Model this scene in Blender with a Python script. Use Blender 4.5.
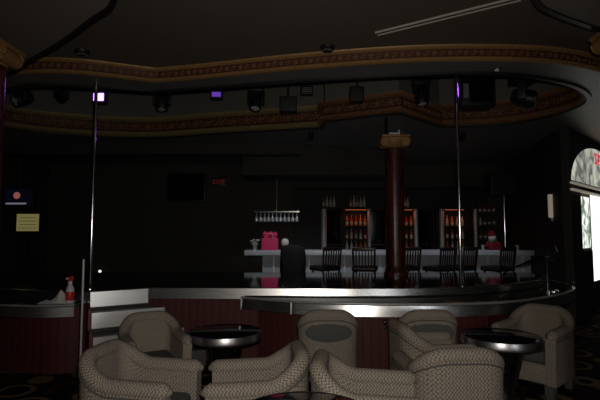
import bpy, bmesh, math, random
from mathutils import Vector, Matrix, noise
from mathutils.geometry import tessellate_polygon
R = math.radians
PI = math.pi
random.seed(7)
scn = bpy.context.scene
for o in list(bpy.data.objects):
    bpy.data.objects.remove(o)
COL = scn.collection

# ------------------------------------------------------------------ camera, world, lights, exposure
cam = bpy.data.cameras.new('camera')
cam.sensor_width = 36
cam.lens = 27.6
cam.clip_start = 0.02
camo = bpy.data.objects.new('camera', cam)
COL.objects.link(camo)
camo.location = (0, 0, 1.55)
camo.rotation_euler = (R(90) + math.atan(32 / 460), 0, 0)
scn.camera = camo

w = bpy.data.worlds.new('world')
scn.world = w
w.use_nodes = True
w.node_tree.nodes['Background'].inputs[0].default_value = (1, .93, .85, 1)
w.node_tree.nodes['Background'].inputs[1].default_value = 0.0025

def lamp(name, kind, loc, energy, color=(1, 1, 1), rot=(0, 0, 0), **kw):
    l = bpy.data.lights.new(name, kind)
    l.energy = energy
    l.color = color
    for k, v in kw.items():
        setattr(l, k, v)
    o = bpy.data.objects.new(name, l)
    COL.objects.link(o)
    o.location = loc
    o.rotation_euler = rot
    return o

# the camera's flash
lamp('camera_flash', 'SPOT', (0.03, 0.0, 1.66), 174, (1, .93, .84), (R(89), 0, 0),
     spot_size=R(112), spot_blend=1, shadow_soft_size=0.035)
# added spots under the low ceiling to brighten the bar front
lamp('bar_fill_spot', 'SPOT', (0.2, 8.45, 3.24), 60, (.86, .93, 1), (R(33), 0, 0), spot_size=R(76), spot_blend=.6, shadow_soft_size=.1)
lamp('bar_fill_spot', 'SPOT', (3.0, 8.45, 3.24), 40, (.86, .93, 1), (R(33), 0, 0), spot_size=R(76), spot_blend=.6, shadow_soft_size=.1)

scn.view_settings.view_transform = 'Standard'
scn.view_settings.look = 'None'
scn.view_settings.gamma = 1
scn.view_settings.exposure = 0
scn.view_settings.use_curve_mapping = False

# ------------------------------------------------------------------ materials
def new_mat(name):
    m = bpy.data.materials.new(name)
    m.use_nodes = True
    return m, m.node_tree.nodes, m.node_tree.links, m.node_tree.nodes['Principled BSDF']

def mat(name, col, rough=.5, metal=0, emit=0, ecol=None, trans=0, spec=None, nscale=0, namt=.15, bump=0, coat=0):
    m, n, l, b = new_mat(name)
    b.inputs['Base Color'].default_value = (*col, 1)
    b.inputs['Roughness'].default_value = rough
    b.inputs['Metallic'].default_value = metal
    b.inputs['Transmission Weight'].default_value = trans
    b.inputs['Coat Weight'].default_value = coat
    if spec is not None:
        b.inputs['Specular IOR Level'].default_value = spec
    if emit:
        b.inputs['Emission Color'].default_value = (*(ecol or col), 1)
        b.inputs['Emission Strength'].default_value = emit
    if nscale:
        tc = n.new('ShaderNodeTexCoord')
        t = n.new('ShaderNodeTexNoise')
        t.inputs['Scale'].default_value = nscale
        t.inputs['Detail'].default_value = 5
        l.new(tc.outputs['Object'], t.inputs['Vector'])
        mx = n.new('ShaderNodeMix')
        mx.data_type = 'RGBA'
        mx.inputs[6].default_value = (*[c * (1 - namt) for c in col], 1)
        mx.inputs[7].default_value = (*[min(1, c * (1 + namt)) for c in col], 1)
        l.new(t.outputs['Fac'], mx.inputs[0])
        l.new(mx.outputs[2], b.inputs['Base Color'])
        if bump:
            bp = n.new('ShaderNodeBump')
            bp.inputs['Strength'].default_value = bump
            bp.inputs['Distance'].default_value = .01
            l.new(t.outputs['Fac'], bp.inputs['Height'])
            l.new(bp.outputs[0], b.inputs['Normal'])
    return m

def steel_mat(name, col, rough, scale=(1, 1, 60)):
    # brushed stainless steel: fine streaks in roughness and tone
    m, n, l, b = new_mat(name)
    tc = n.new('ShaderNodeTexCoord')
    mp = n.new('ShaderNodeMapping')
    mp.inputs['Scale'].default_value = scale
    t = n.new('ShaderNodeTexNoise')
    t.inputs['Scale'].default_value = 3
    t.inputs['Detail'].default_value = 4
    l.new(tc.outputs['Object'], mp.inputs['Vector'])
    l.new(mp.outputs[0], t.inputs['Vector'])
    mr = n.new('ShaderNodeMapRange')
    mr.inputs['To Min'].default_value = rough * .8
    mr.inputs['To Max'].default_value = rough * 1.25
    l.new(t.outputs['Fac'], mr.inputs['Value'])
    l.new(mr.outputs[0], b.inputs['Roughness'])
    mx = n.new('ShaderNodeMix')
    mx.data_type = 'RGBA'
    mx.inputs[6].default_value = (*[c * .8 for c in col], 1)
    mx.inputs[7].default_value = (*[min(1, c * 1.15) for c in col], 1)
    l.new(t.outputs['Fac'], mx.inputs[0])
    l.new(mx.outputs[2], b.inputs['Base Color'])
    b.inputs['Metallic'].default_value = 1
    b.inputs['Anisotropic'].default_value = .3
    tg = n.new('ShaderNodeTangent')
    tg.direction_type = 'UV_MAP'
    tg.uv_map = 'UVMap'
    l.new(tg.outputs[0], b.inputs['Tangent'])
    b.inputs['Anisotropic Rotation'].default_value = 0.0
    return m

def fabric_mat(name, light, dark):
    # woven zigzag upholstery, pattern laid in surface metres through the UVs
    m, n, l, b = new_mat(name)
    uv = n.new('ShaderNodeUVMap')
    sep = n.new('ShaderNodeSeparateXYZ')
    l.new(uv.outputs[0], sep.inputs[0])
    def M(op, a, c=None, v=None):
        q = n.new('ShaderNodeMath')
        q.operation = op
        if hasattr(a, 'links'): l.new(a, q.inputs[0])
        else: q.inputs[0].default_value = a
        if c is not None:
            if hasattr(c, 'links'): l.new(c, q.inputs[1])
            else: q.inputs[1].default_value = c
        return q.outputs[0]
    u = M('MULTIPLY', sep.outputs[1], 34.0)
    v = M('MULTIPLY', sep.outputs[0], 46.0)
    zig = M('ABSOLUTE', M('SUBTRACT', M('FRACT', u), .5))
    st = M('FRACT', M('ADD', v, M('MULTIPLY', zig, 1.6)))
    band = M('ABSOLUTE', M('SUBTRACT', st, .5))
    nt = n.new('ShaderNodeTexNoise')
    nt.inputs['Scale'].default_value = 60
    l.new(uv.outputs[0], nt.inputs['Vector'])
    band2 = M('ADD', band, M('MULTIPLY', M('SUBTRACT', nt.outputs['Fac'], .5), .45))
    cr = n.new('ShaderNodeValToRGB')
    cr.color_ramp.elements[0].position = .14
    cr.color_ramp.elements[0].color = (*dark, 1)
    cr.color_ramp.elements[1].position = .3
    cr.color_ramp.elements[1].color = (*light, 1)
    l.new(band2, cr.inputs[0])
    l.new(cr.outputs[0], b.inputs['Base Color'])
    b.inputs['Roughness'].default_value = .85
    b.inputs['Specular IOR Level'].default_value = .2
    bp = n.new('ShaderNodeBump')
    bp.inputs['Strength'].default_value = .35
    bp.inputs['Distance'].default_value = .004
    l.new(band2, bp.inputs['Height'])
    l.new(bp.outputs[0], b.inputs['Normal'])
    return m

def carpet_mat():
    m, n, l, b = new_mat('swirl_carpet')
    tc = n.new('ShaderNodeTexCoord')
    nz = n.new('ShaderNodeTexNoise')
    nz.inputs['Scale'].default_value = 1.6
    l.new(tc.outputs['Object'], nz.inputs['Vector'])
    mxv = n.new('ShaderNodeMix')
    mxv.data_type = 'RGBA'
    mxv.inputs[0].default_value = .12
    l.new(tc.outputs['Object'], mxv.inputs[6])
    l.new(nz.outputs['Color'], mxv.inputs[7])
    vo = n.new('ShaderNodeTexVoronoi')
    vo.inputs['Scale'].default_value = 2.3
    vo.inputs['Randomness'].default_value = .75
    l.new(mxv.outputs[2], vo.inputs['Vector'])
    cr = n.new('ShaderNodeValToRGB')
    cr.color_ramp.interpolation = 'LINEAR'
    els = [(0, (.20, .15, .08)), (.10, (.18, .14, .07)), (.13, (.012, .008, .007)), (.30, (.012, .008, .008)),
           (.34, (.20, .145, .075)), (.40, (.17, .12, .06)), (.44, (.014, .008, .008)), (.62, (.012, .006, .006)),
           (.66, (.07, .02, .016)), (.75, (.013, .008, .008))]
    r = cr.color_ramp
    r.elements[0].position, r.elements[0].color = els[0][0], (*els[0][1], 1)
    r.elements[1].position, r.elements[1].color = els[-1][0], (*els[-1][1], 1)
    for p, c in els[1:-1]:
        e = r.elements.new(p)
        e.color = (*c, 1)
    l.new(vo.outputs['Distance'], cr.inputs[0])
    l.new(cr.outputs[0], b.inputs['Base Color'])
    b.inputs['Roughness'].default_value = .95
    b.inputs['Specular IOR Level'].default_value = .1
    f = n.new('ShaderNodeTexNoise')
    f.inputs['Scale'].default_value = 300
    l.new(tc.outputs['Object'], f.inputs['Vector'])
    bp = n.new('ShaderNodeBump')
    bp.inputs['Strength'].default_value = .4
    bp.inputs['Distance'].default_value = .005
    l.new(f.outputs['Fac'], bp.inputs['Height'])
    l.new(bp.outputs[0], b.inputs['Normal'])
    return m

def pane_mat(name, ca, cb, strength, scale):
    # a lit, mottled window pane
    m, n, l, b = new_mat(name)
    tc = n.new('ShaderNodeTexCoord')
    t = n.new('ShaderNodeTexNoise')
    t.inputs['Scale'].default_value = scale
    t.inputs['Detail'].default_value = 6
    t.inputs['Distortion'].default_value = 1.2
    l.new(tc.outputs['Object'], t.inputs['Vector'])
    cr = n.new('ShaderNodeValToRGB')
    cr.color_ramp.elements[0].position = .38
    cr.color_ramp.elements[0].color = (*ca, 1)
    cr.color_ramp.elements[1].position = .6
    cr.color_ramp.elements[1].color = (*cb, 1)
    l.new(t.outputs['Fac'], cr.inputs[0])
    b.inputs['Base Color'].default_value = (.05, .05, .05, 1)
    b.inputs['Roughness'].default_value = .1
    l.new(cr.outputs[0], b.inputs['Emission Color'])
    b.inputs['Emission Strength'].default_value = strength
    return m

def panel_mat(name, col, freq):
    # vertical tongue-and-groove panelling through UV
    m, n, l, b = new_mat(name)
    uv = n.new('ShaderNodeUVMap')
    wv = n.new('ShaderNodeTexWave')
    wv.bands_direction = 'X'
    wv.wave_profile = 'SIN'
    wv.inputs['Scale'].default_value = freq
    l.new(uv.outputs[0], wv.inputs['Vector'])
    cr = n.new('ShaderNodeValToRGB')
    cr.color_ramp.elements[0].position = .0
    cr.color_ramp.elements[0].color = (*[c * .62 for c in col], 1)
    cr.color_ramp.elements[1].position = .25
    cr.color_ramp.elements[1].color = (*col, 1)
    l.new(wv.outputs['Fac'], cr.inputs[0])
    l.new(cr.outputs[0], b.inputs['Base Color'])
    b.inputs['Roughness'].default_value = .65
    bp = n.new('ShaderNodeBump')
    bp.inputs['Strength'].default_value = .15
    bp.inputs['Distance'].default_value = .01
    l.new(wv.outputs['Fac'], bp.inputs['Height'])
    l.new(bp.outputs[0], b.inputs['Normal'])
    return m

def marble_mat():
    m, n, l, b = new_mat('red_marble')
    tc = n.new('ShaderNodeTexCoord')
    mp = n.new('ShaderNodeMapping')
    mp.inputs['Scale'].default_value = (1, 1, .5)
    t = n.new('ShaderNodeTexNoise')
    t.inputs['Scale'].default_value = 6
    t.inputs['Detail'].default_value = 8
    t.inputs['Distortion'].default_value = 1.5
    l.new(tc.outputs['Object'], mp.inputs[0])
    l.new(mp.outputs[0], t.inputs['Vector'])
    cr = n.new('ShaderNodeValToRGB')
    cr.color_ramp.elements[0].position = .35
    cr.color_ramp.elements[0].color = (.022, .005, .004, 1)
    cr.color_ramp.elements[1].position = .7
    cr.color_ramp.elements[1].color = (.12, .034, .014, 1)
    l.new(t.outputs['Fac'], cr.inputs[0])
    l.new(cr.outputs[0], b.inputs['Base Color'])
    b.inputs['Roughness'].default_value = .3
    return m

CEIL = mat('ceiling_paint', (.135, .108, .085), .8, nscale=4, namt=.1)
CEIL2 = mat('low_ceiling_paint', (.18, .176, .17), .45, nscale=3, namt=.1)
SOFF = mat('soffit_paint', (.17, .15, .128), .8, nscale=4, namt=.08)
RECW = mat('recess_wall_paint', (.155, .15, .13), .8, nscale=3, namt=.1)
WALL = mat('dark_wall_paint', (.05, .048, .042), .75, nscale=3, namt=.2)
WALLD = mat('black_wall_paint', (.03, .028, .026), .7, nscale=3, namt=.2)
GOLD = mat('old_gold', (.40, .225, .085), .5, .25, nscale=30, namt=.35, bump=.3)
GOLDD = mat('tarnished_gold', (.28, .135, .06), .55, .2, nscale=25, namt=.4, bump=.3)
MAROON = mat('frieze_maroon', (.075, .025, .012), .6, nscale=20, namt=.4)
STEEL = steel_mat('brushed_steel', (.66, .66, .65), .25)
STEPST = steel_mat('step_steel', (.68, .68, .67), .30)
STEELD = steel_mat('dull_steel', (.42, .42, .41), .42)
BAND = mat('table_edge_steel', (.7, .7, .7), .32, 1)
PILL = mat('pale_aluminium', (.55, .55, .56), .45, .3)
CHROME = mat('chrome', (.75, .75, .76), .12, 1)
TRIM = mat('bright_metal_trim', (.85, .85, .85), .3, .7)
BLACK = mat('black_plastic', (.012, .012, .013), .45)
BLACKM = mat('black_matte', (.01, .01, .01), .8)
DECK = mat('polished_black_floor', (.006, .006, .007), .07, spec=.35)
BTOP = mat('black_glass_top', (.006, .007, .010), .08, spec=.5)
CTOP = mat('counter_top_steel', (.46, .50, .49), .12, 1)
RED = panel_mat('red_panelling', (.085, .014, .013), 3.4)
REDPLAIN = mat('red_paint', (.16, .02, .02), .4)
FABRIC = fabric_mat('zigzag_upholstery', (.37, .315, .255), (.13, .11, .092))
FABRICD = mat('plain_seat_cloth', (.085, .083, .075), .8, nscale=60, namt=.15)
CARPET = carpet_mat()
MARBLE = marble_mat()
WOODD = mat('dark_wood', (.030, .017, .012), .35, nscale=12, namt=.3)
BBWOOD = mat('black_stained_wood', (.012, .009, .008), .65, nscale=12, namt=.3)
WHITE = mat('white_plastic', (.75, .75, .73), .4)
CLOTH = mat('white_cloth', (.70, .68, .64), .9, nscale=40, namt=.1, bump=.3)
BARF = mat('bar_front_panel', (.50, .53, .58), .5, nscale=5, namt=.12)
BART = mat('bar_top_marble', (.66, .68, .72), .3, nscale=6, namt=.2)
PURPLE = mat('violet_led', (.4, .1, .9), .4, emit=4.2, ecol=(.55, .22, 1.0))
PURPLED = mat('dim_violet_led', (.2, .06, .5), .4, emit=.34, ecol=(.30, .10, .95))
GREYLED = mat('unlit_led', (.22, .22, .22), .4)
LENS = mat('glass_lens', (.75, .77, .8), .15, .3)  # whitened tone stands in for glints on the glass
NOTICE = mat('lit_yellow_notice', (.5, .45, .15), .6, emit=.17, ecol=(.72, .64, .24), nscale=9, namt=.2)
NOTLINE = mat('notice_print', (.2, .17, .05), .6, emit=.04, ecol=(.6, .5, .2))
EXITR = mat('exit_red', (.5, .02, .02), .5, emit=.05, ecol=(1, .05, .04))
AMBERL = mat('amber_strip', (1, .4, .1), .5, emit=.35, ecol=(1, .25, .05))
PANE1 = pane_mat('fanlight_glass', (.13, .14, .13), (.62, .62, .52), .85, 2.6)
PANE2 = pane_mat('daylight_glass', (.10, .16, .09), (1, 1, .96), 1.25, 3.2)
PANE3 = pane_mat('daylight_door_glass', (.6, .66, .6), (1, 1, .97), 1.5, 3)
CREAM_GLOW = mat('cream_daylight_glow', (.62, .56, .44), .5, emit=.25)  # emission stands in for daylight on the strip and transom bars
PINK = mat('pink_paper', (.75, .04, .16), .6, emit=.02)
GREYP = mat('pale_paper', (.5, .52, .5), .6)
LREDB = mat('red_label', (.6, .03, .03), .4)
LREDG = mat('backlit_red_letter', (.6, .03, .03), .4, emit=.5, ecol=(.9, .08, .10))
CLEARP = mat('cloudy_plastic', (.62, .66, .68), .35)
MIRROR = mat('dark_mirror', (.10, .10, .11), .05, 1)
BOT = [mat('amber_glass', (.5, .17, .04), .12), mat('clear_glass_bottle', (.55, .55, .52), .1),
       mat('red_glass_bottle', (.42, .03, .02), .12), mat('brown_glass_bottle', (.16, .06, .03), .12),
       mat('green_glass_bottle', (.06, .16, .07), .12)]
LABELM = mat('bottle_label', (.65, .6, .5), .6)
GLASSM = mat('drinking_glass', (.6, .62, .64), .08, .3)
FUR = mat('plush_red', (.28, .012, .02), .9)
FURW = mat('plush_white', (.7, .68, .65), .9)
FURG = mat('plush_green', (.05, .22, .12), .9)
JACKET = mat('black_cloth', (.008, .008, .009), .9, nscale=20, namt=.4, bump=.4)

# ------------------------------------------------------------------ mesh helpers
class MB:
    def __init__(s):
        s.bm = bmesh.new()
        s.uv = s.bm.loops.layers.uv.new('UVMap')
        s.mi = 0
    def face(s, vs, uvs=None):
        try:
            f = s.bm.faces.new(vs)
        except ValueError:
            return None
        f.material_index = s.mi
        f.smooth = True
        if uvs:
            for lp, q in zip(f.loops, uvs):
                lp[s.uv].uv = q
        return f
    def box(s, c, d, rz=0, bev=0, rot=None):
        M = Matrix.Translation(c) @ (rot if rot else Matrix.Rotation(rz, 4, 'Z')) @ Matrix.Diagonal((d[0], d[1], d[2], 1))
        r = bmesh.ops.create_cube(s.bm, size=1, matrix=M)
        fs = set(f for v in r['verts'] for f in v.link_faces)
        for f in fs:
            f.material_index = s.mi
            n = f.normal
            for lp in f.loops:
                co = lp.vert.co
                a = (co.x + co.y) if abs(n.z) < .7 else co.x
                lp[s.uv].uv = (a, co.z if abs(n.z) < .7 else co.y)
        if bev:
            es = list(set(e for v in r['verts'] for e in v.link_edges))
            rr = bmesh.ops.bevel(s.bm, geom=es, offset=bev, segments=3, affect='EDGES', profile=.5)
            for f in rr['faces']:
                f.material_index = s.mi
                f.smooth = True
        return s
    def lathe(s, prof, c=(0, 0, 0), n=32, rot=None, cap=True):
        rings = []
        for r, z in prof:
            ring = []
            for k in range(n):
                a = 2 * PI * k / n
                p = Vector((r * math.cos(a), r * math.sin(a), z))
                if rot: p = rot @ p
                ring.append(s.bm.verts.new(p + Vector(c)))
            rings.append(ring)
        L = 0
        for i in range(len(rings) - 1):
            dl = math.hypot(prof[i + 1][0] - prof[i][0], prof[i + 1][1] - prof[i][1])
            for k in range(n):
                k2 = (k + 1) % n
                rr = max(prof[i][0], .02)
                u0, u1 = 2 * PI * k / n * rr, 2 * PI * (k + 1) / n * rr
                s.face([rings[i][k], rings[i][k2], rings[i + 1][k2], rings[i + 1][k]],
                       [(u0, L), (u1, L), (u1, L + dl), (u0, L + dl)])
            L += dl
        for ring in (rings[0][::-1], rings[-1]) if cap else ():
            s.face(ring)
        return s
    def cyl(s, a, b, r, r2=None, n=16):
        a, b = Vector(a), Vector(b)
        d = b - a
        q = d.to_track_quat('Z', 'Y').to_matrix()
        return s.lathe([(r, 0), (r if r2 is None else r2, d.length)], a, n, q)
    def ball(s, c, r, sc=(1, 1, 1), rot=None, seg=12):
        M = Matrix.Translation(c) @ (rot.to_4x4() if rot else Matrix.Identity(4)) @ Matrix.Diagonal((sc[0], sc[1], sc[2], 1))
        q = bmesh.ops.create_uvsphere(s.bm, u_segments=seg, v_segments=max(4, seg * 2 // 3), radius=r, matrix=M)
        for f in set(f for v in q['verts'] for f in v.link_faces):
            f.material_index = s.mi
            f.smooth = True
        return s
    def tube(s, pts, r, n=10, closed=False):
        pts = [Vector(p) for p in pts]
        rings = []
        N = len(pts)
        up = Vector((0, 0, 1))
        L = 0
        Ls = []
        for i, p in enumerate(pts):
            if closed:
                t = pts[(i + 1) % N] - pts[i - 1]
            else:
                t = pts[min(i + 1, N - 1)] - pts[max(i - 1, 0)]
            t.normalize()
            u = up if abs(t.dot(up)) < .98 else Vector((1, 0, 0))
            x = t.cross(u).normalized()
            y = x.cross(t).normalized()
            rr = r[i] if isinstance(r, (list, tuple)) else r
            rings.append([s.bm.verts.new(p + x * rr * math.cos(2 * PI * k / n) + y * rr * math.sin(2 * PI * k / n)) for k in range(n)])
            if i: L += (p - pts[i - 1]).length
            Ls.append(L)
        rr = r if not isinstance(r, (list, tuple)) else max(r)
        for i in range(N if closed else N - 1):
            j = (i + 1) % N
            for k in range(n):
                k2 = (k + 1) % n
                v0, v1 = 2 * PI * rr * k / n, 2 * PI * rr * (k + 1) / n
                s.face([rings[i][k], rings[i][k2], rings[j][k2], rings[j][k]],
                       [(Ls[i], v0), (Ls[i], v1), (Ls[j], v1), (Ls[j], v0)])
        if not closed:
            s.face(rings[0][::-1])
            s.face(rings[-1])
        return s
    def prism(s, poly, z0, z1, holes=(), top=True, bottom=True, sides=True):
        loops = [[Vector((p[0], p[1], 0)) for p in poly]] + [[Vector((p[0], p[1], 0)) for p in h] for h in holes]
        flat = [p for lp in loops for p in lp]
        vb = [s.bm.verts.new((p.x, p.y, z0)) for p in flat]
        vt = [s.bm.verts.new((p.x, p.y, z1)) for p in flat]
        for t in tessellate_polygon(loops):
            a, b_, c = t
            ar = (flat[b_] - flat[a]).cross(flat[c] - flat[a]).z
            if ar < 0: b_, c = c, b_
            if top: s.face([vt[a], vt[b_], vt[c]], [(flat[q].x, flat[q].y) for q in (a, b_, c)])
            if bottom: s.face([vb[a], vb[c], vb[b_]], [(flat[q].x, flat[q].y) for q in (a, c, b_)])
        if sides:
            o = 0
            for lp in loops:
                n = len(lp)
                L = 0
                for i in range(n):
                    j = (i + 1) % n
                    d = (lp[j] - lp[i]).length
                    s.face([vb[o + i], vb[o + j], vt[o + j], vt[o + i]], [(L, z0), (L + d, z0), (L + d, z1), (L, z1)])
                    L += d
                o += n
        for f in s.bm.faces: pass
        return s
    def strip(s, path, prof, closed=False, side=1):
        # sweep profile [(offset along the path's outward normal, z)] along a plan path
        P = [Vector((p[0], p[1])) for p in path]
        N = len(P)
        rows = []
        L = 0
        for i in range(N):
            if closed:
                a, b = P[i - 1], P[(i + 1) % N]
            else:
                a, b = P[max(i - 1, 0)], P[min(i + 1, N - 1)]
            if (0 < i < N - 1) or closed:
                t1 = (P[i] - a).normalized(); t2 = (b - P[i]).normalized()
                t = (t1 + t2).normalized()
                k = 1 / max(.5, t.dot(t1))
            else:
                t = (b - a).normalized(); k = 1
            nn = Vector((t.y, -t.x)) * side * k
            if i: L += (P[i] - P[i - 1]).length
            rows.append(([s.bm.verts.new((P[i].x + nn.x * o, P[i].y + nn.y * o, z)) for o, z in prof], L))
        for i in range(N if closed else N - 1):
            r0, l0 = rows[i]
            r1, l1 = rows[(i + 1) % N]
            if closed and i == N - 1: l1 = l0 + (P[0] - P[-1]).length
            for k in range(len(prof) - 1):
                vs = [r0[k], r1[k], r1[k + 1], r0[k + 1]]
                uv = [(l0, prof[k][1]), (l1, prof[k][1]), (l1, prof[k + 1][1]), (l0, prof[k + 1][1])]
                if side < 0: vs, uv = vs[::-1], uv[::-1]
                s.face(vs, uv)
        return s
    def build(s, name, mats, parent=None, smooth=35, loc=(0, 0, 0), rz=0, recalc=True):
        if recalc:
            bmesh.ops.recalc_face_normals(s.bm, faces=s.bm.faces[:])
        me = bpy.data.meshes.new(name)
        s.bm.to_mesh(me)
        s.bm.free()
        for m in (mats if isinstance(mats, (list, tuple)) else [mats]):
            me.materials.append(m)
        if smooth is None:
            for p in me.polygons: p.use_smooth = False
        else:
            me.polygons.foreach_set('use_smooth', [True] * len(me.polygons))
            me.set_sharp_from_angle(angle=R(smooth))
        o = bpy.data.objects.new(name, me)
        COL.objects.link(o)
        o.location = loc
        o.rotation_euler = (0, 0, rz)
        if parent: o.parent = parent
        return o

def tag(o, label, cat, group=None, kind=None):
    o['label'] = label
    o['category'] = cat
    if group: o['group'] = group
    if kind: o['kind'] = kind
    return o

def thing(name, label, cat, loc=(0, 0, 0), rz=0, group=None):
    o = bpy.data.objects.new(name, None)
    COL.objects.link(o)
    o.location = loc
    o.rotation_euler = (0, 0, rz)
    return tag(o, label, cat, group)

def struct(o, label=None):
    o['kind'] = 'structure'
    if label: o['label'] = label
    return o

def dup(root, loc, rz, label, group=None):
    r = root.copy()
    COL.objects.link(r)
    r.location = loc
    r.rotation_euler = (0, 0, rz)
    r['label'] = label
    if group: r['group'] = group
    for ch in list(root.children):
        c = ch.copy()
        COL.objects.link(c)
        c.parent = r
        for g in list(ch.children):
            d = g.copy()
            COL.objects.link(d)
            d.parent = c
    return r

def smooth_path(pts, per=6, closed=False):
    # Catmull-Rom through plan points
    out = []
    n = len(pts)
    rng = range(n if closed else n - 1)
    for i in rng:
        p0 = Vector(pts[i - 1] if (i > 0 or closed) else pts[0])
        p1 = Vector(pts[i]); p2 = Vector(pts[(i + 1) % n])
        p3 = Vector(pts[(i + 2) % n] if (closed or i + 2 < n) else pts[-1])
        for k in range(per):
            t = k / per
            out.append(.5 * ((2 * p1) + (p2 - p0) * t + (2 * p0 - 5 * p1 + 4 * p2 - p3) * t * t + (3 * p1 - p0 - 3 * p2 + p3) * t ** 3))
    if not closed: out.append(Vector(pts[-1]))
    return [(p.x, p.y) for p in out]

# ------------------------------------------------------------------ the setting
ZL, ZM, ZS, ZR = 3.40, 3.57, 3.25, 4.40       # low ceiling, main ceiling, side soffits, recess top
YB = 12.6

struct(MB().box((0, 5, -.05), (20, 17, .1)).build('floor', CARPET, smooth=None), 'dark carpet with tan swirls and rings')
struct(MB().box((-.5, YB + .05, 1.75), (14, .1, 3.5)).build('wall_back', WALL, smooth=None), 'dark back wall behind the bar')
struct(MB().box((-6.95, 5, 1.75), (.1, 15.3, 3.5)).build('wall_left', WALL, smooth=None))

NEAR = [(-5.6, 6.6), (-4.6, 6.2), (-3.9, 5.7), (-3.43, 5.36), (-3.0, 5.27), (-2.58, 5.31), (-2.18, 5.46)]
NEAR2 = [(-1.8, 5.61), (-1.22, 5.48), (0, 5.15), (1.1, 4.94), (1.96, 4.89), (2.75, 4.96), (3.5, 5.25), (4.2, 5.75), (5.2, 6.6), (6.9, 7.6)]
near = smooth_path(NEAR + NEAR2[:1], 4)[:-1] + smooth_path(NEAR2, 5)
HN = smooth_path([(-4.6, 6.4), (-3.9, 5.9), (-3.40, 5.66), (-2.78, 5.69), (-1.89, 5.89)], 4)[:-1]
HR = smooth_path([(-1.89, 5.89), (-1.2, 5.76), (0, 5.48), (1.17, 5.28), (2.0, 5.2), (2.57, 5.27), (3.17, 5.5), (3.62, 5.79), (4.0, 6.21),
                  (4.13, 6.6), (4.05, 7.06), (3.71, 7.55), (3.15, 7.86), (2.45, 7.94)], 5)
HF = [(1.53, 7.0), (.42, 7.58), (.42, 8.02)]
HL = smooth_path([(.42, 8.02), (-1.5, 8.51), (-2.96, 8.9), (-4.4, 8.6), (-5.2, 8.0), (-5.3, 7.2), (-4.6, 6.4)], 4)[1:-1]
hole = HN + HR + HF + HL

# low ceiling plate with the recess opening; its near edge carries the gold frieze
plate = near + [(9.0, 9.0), (9.0, 13), (-7, 13), (-7, 6.9)]
mb = MB().prism(plate, ZL, ZL + .02, holes=[hole], sides=False)
struct(mb.build('ceiling', CEIL2, smooth=None), 'low dark ceiling around the stage recess')
struct(MB().prism(near + [(9, 7.6), (9, -2.8), (-7, -2.8), (-7, 6.6)], ZM, ZM + .1).build('ceiling.001', CEIL, smooth=None), 'high brown ceiling in front of the stage')
cx = [p for p in hole]
mb = MB().prism([(-5.8, 4.9), (4.8, 4.9), (4.8, 9.6), (-5.8, 9.6)], ZR, ZR + .05)
struct(mb.build('ceiling.002', RECW, smooth=None), 'top of the stage recess')
mb = MB().strip(hole, [(0, ZL), (0, ZR)], closed=True)
struct(mb.build('wall_recess', RECW, smooth=30), 'upright wall of the ceiling recess')
# black edge bead round the recess
mb = MB().strip(hole, [(-.05, ZL - .03), (.012, ZL - .03), (.012, ZL + .06), (-.05, ZL + .06)], closed=True)
struct(mb.build('trim_3', BLACK, smooth=30), 'black bead around the recess opening')

def ornament(mb, path, z0, h, off, side, step=.15):
    # carved scrolls and rosettes standing out of the frieze
    P = [Vector((p[0], p[1])) for p in path]
    cum = [0]
    for a, b in zip(P, P[1:]): cum.append(cum[-1] + (b - a).length)
    def at(s):
        for i in range(len(P) - 1):
            if cum[i + 1] >= s:
                t = (s - cum[i]) / max(1e-6, cum[i + 1] - cum[i])
                tn = (P[i + 1] - P[i]).normalized()
                return P[i].lerp(P[i + 1], t), tn
        return P[-1], (P[-1] - P[-2]).normalized()
    s_ = step / 2
    i = 0
    while s_ < cum[-1]:
        p, t = at(s_)
        nn = Vector((t.y, -t.x)) * side
        ang = math.atan2(t.y, t.x)
        c = Vector((p.x + nn.x * off, p.y + nn.y * off, z0 + h / 2))
        rot = Matrix.Rotation(ang, 3, 'Z')
        r = h * .2
        if i % 2 == 0:
            mb.ball(c, r * .8, (1, .5, 1), rot, 8)
            for k in range(5):
                a = k * 2 * PI / 5 + .3
                d = rot @ Vector((math.cos(a) * r * 1.35, 0, math.sin(a) * r * 1.35))
                mb.ball(c + d, r * .55, (1, .4, 1), rot, 6)
        else:
            for sx in (-1, 1):
                pts = []
                for k in range(9):
                    a = k / 8 * 1.6 * PI
                    rr = r * (1.5 - .8 * k / 8)
                    d = rot @ Vector((sx * (r * .9 - math.cos(a) * rr * .75), 0, sx * math.sin(a) * rr * 1.1))
                    pts.append(c + d)
                mb.tube(pts, [r * .34 - r * .02 * k for k in range(9)], 5)
        s_ += step / 2
        i += 1

def frieze(name, path, z0, h, side, gold, label, step):
    mb = MB()
    mb.mi = 0
    d = h
    mb.strip(path, [(0, z0), (.05 * d / .2, z0), (.07 * d / .2, z0 + .1 * h), (.06 * d / .2, z0 + .22 * h), (.025 * d / .2, z0 + .27 * h)], side=side)
    mb.mi = 1
    mb.strip(path, [(.025 * d / .2, z0 + .27 * h), (.02 * d / .2, z0 + .5 * h), (.025 * d / .2, z0 + .8 * h)], side=side)
    mb.mi = 0
    mb.strip(path, [(.025 * d / .2, z0 + .8 * h), (.055 * d / .2, z0 + .84 * h), (.075 * d / .2, z0 + .93 * h), (.08 * d / .2, z0 + h), (0, z0 + h)], side=side)
    mb.mi = 0
    mb.mi = 2
    ornament(mb, path, z0 + .27 * h, .53 * h, .03 * d / .2, side, step)
    o = mb.build(name, [gold, MAROON, GOLDD], smooth=50)
    return struct(o, label)
frieze('trim_1', near, ZL, ZM - ZL, 1, GOLD, 'carved gold and maroon frieze on the near bulkhead', .17)
far_r = HR[-34:]
frieze('trim_2', far_r, ZL, .36, -1, GOLDD, 'gold frieze inside the recess, right stretch', .26)
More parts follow.
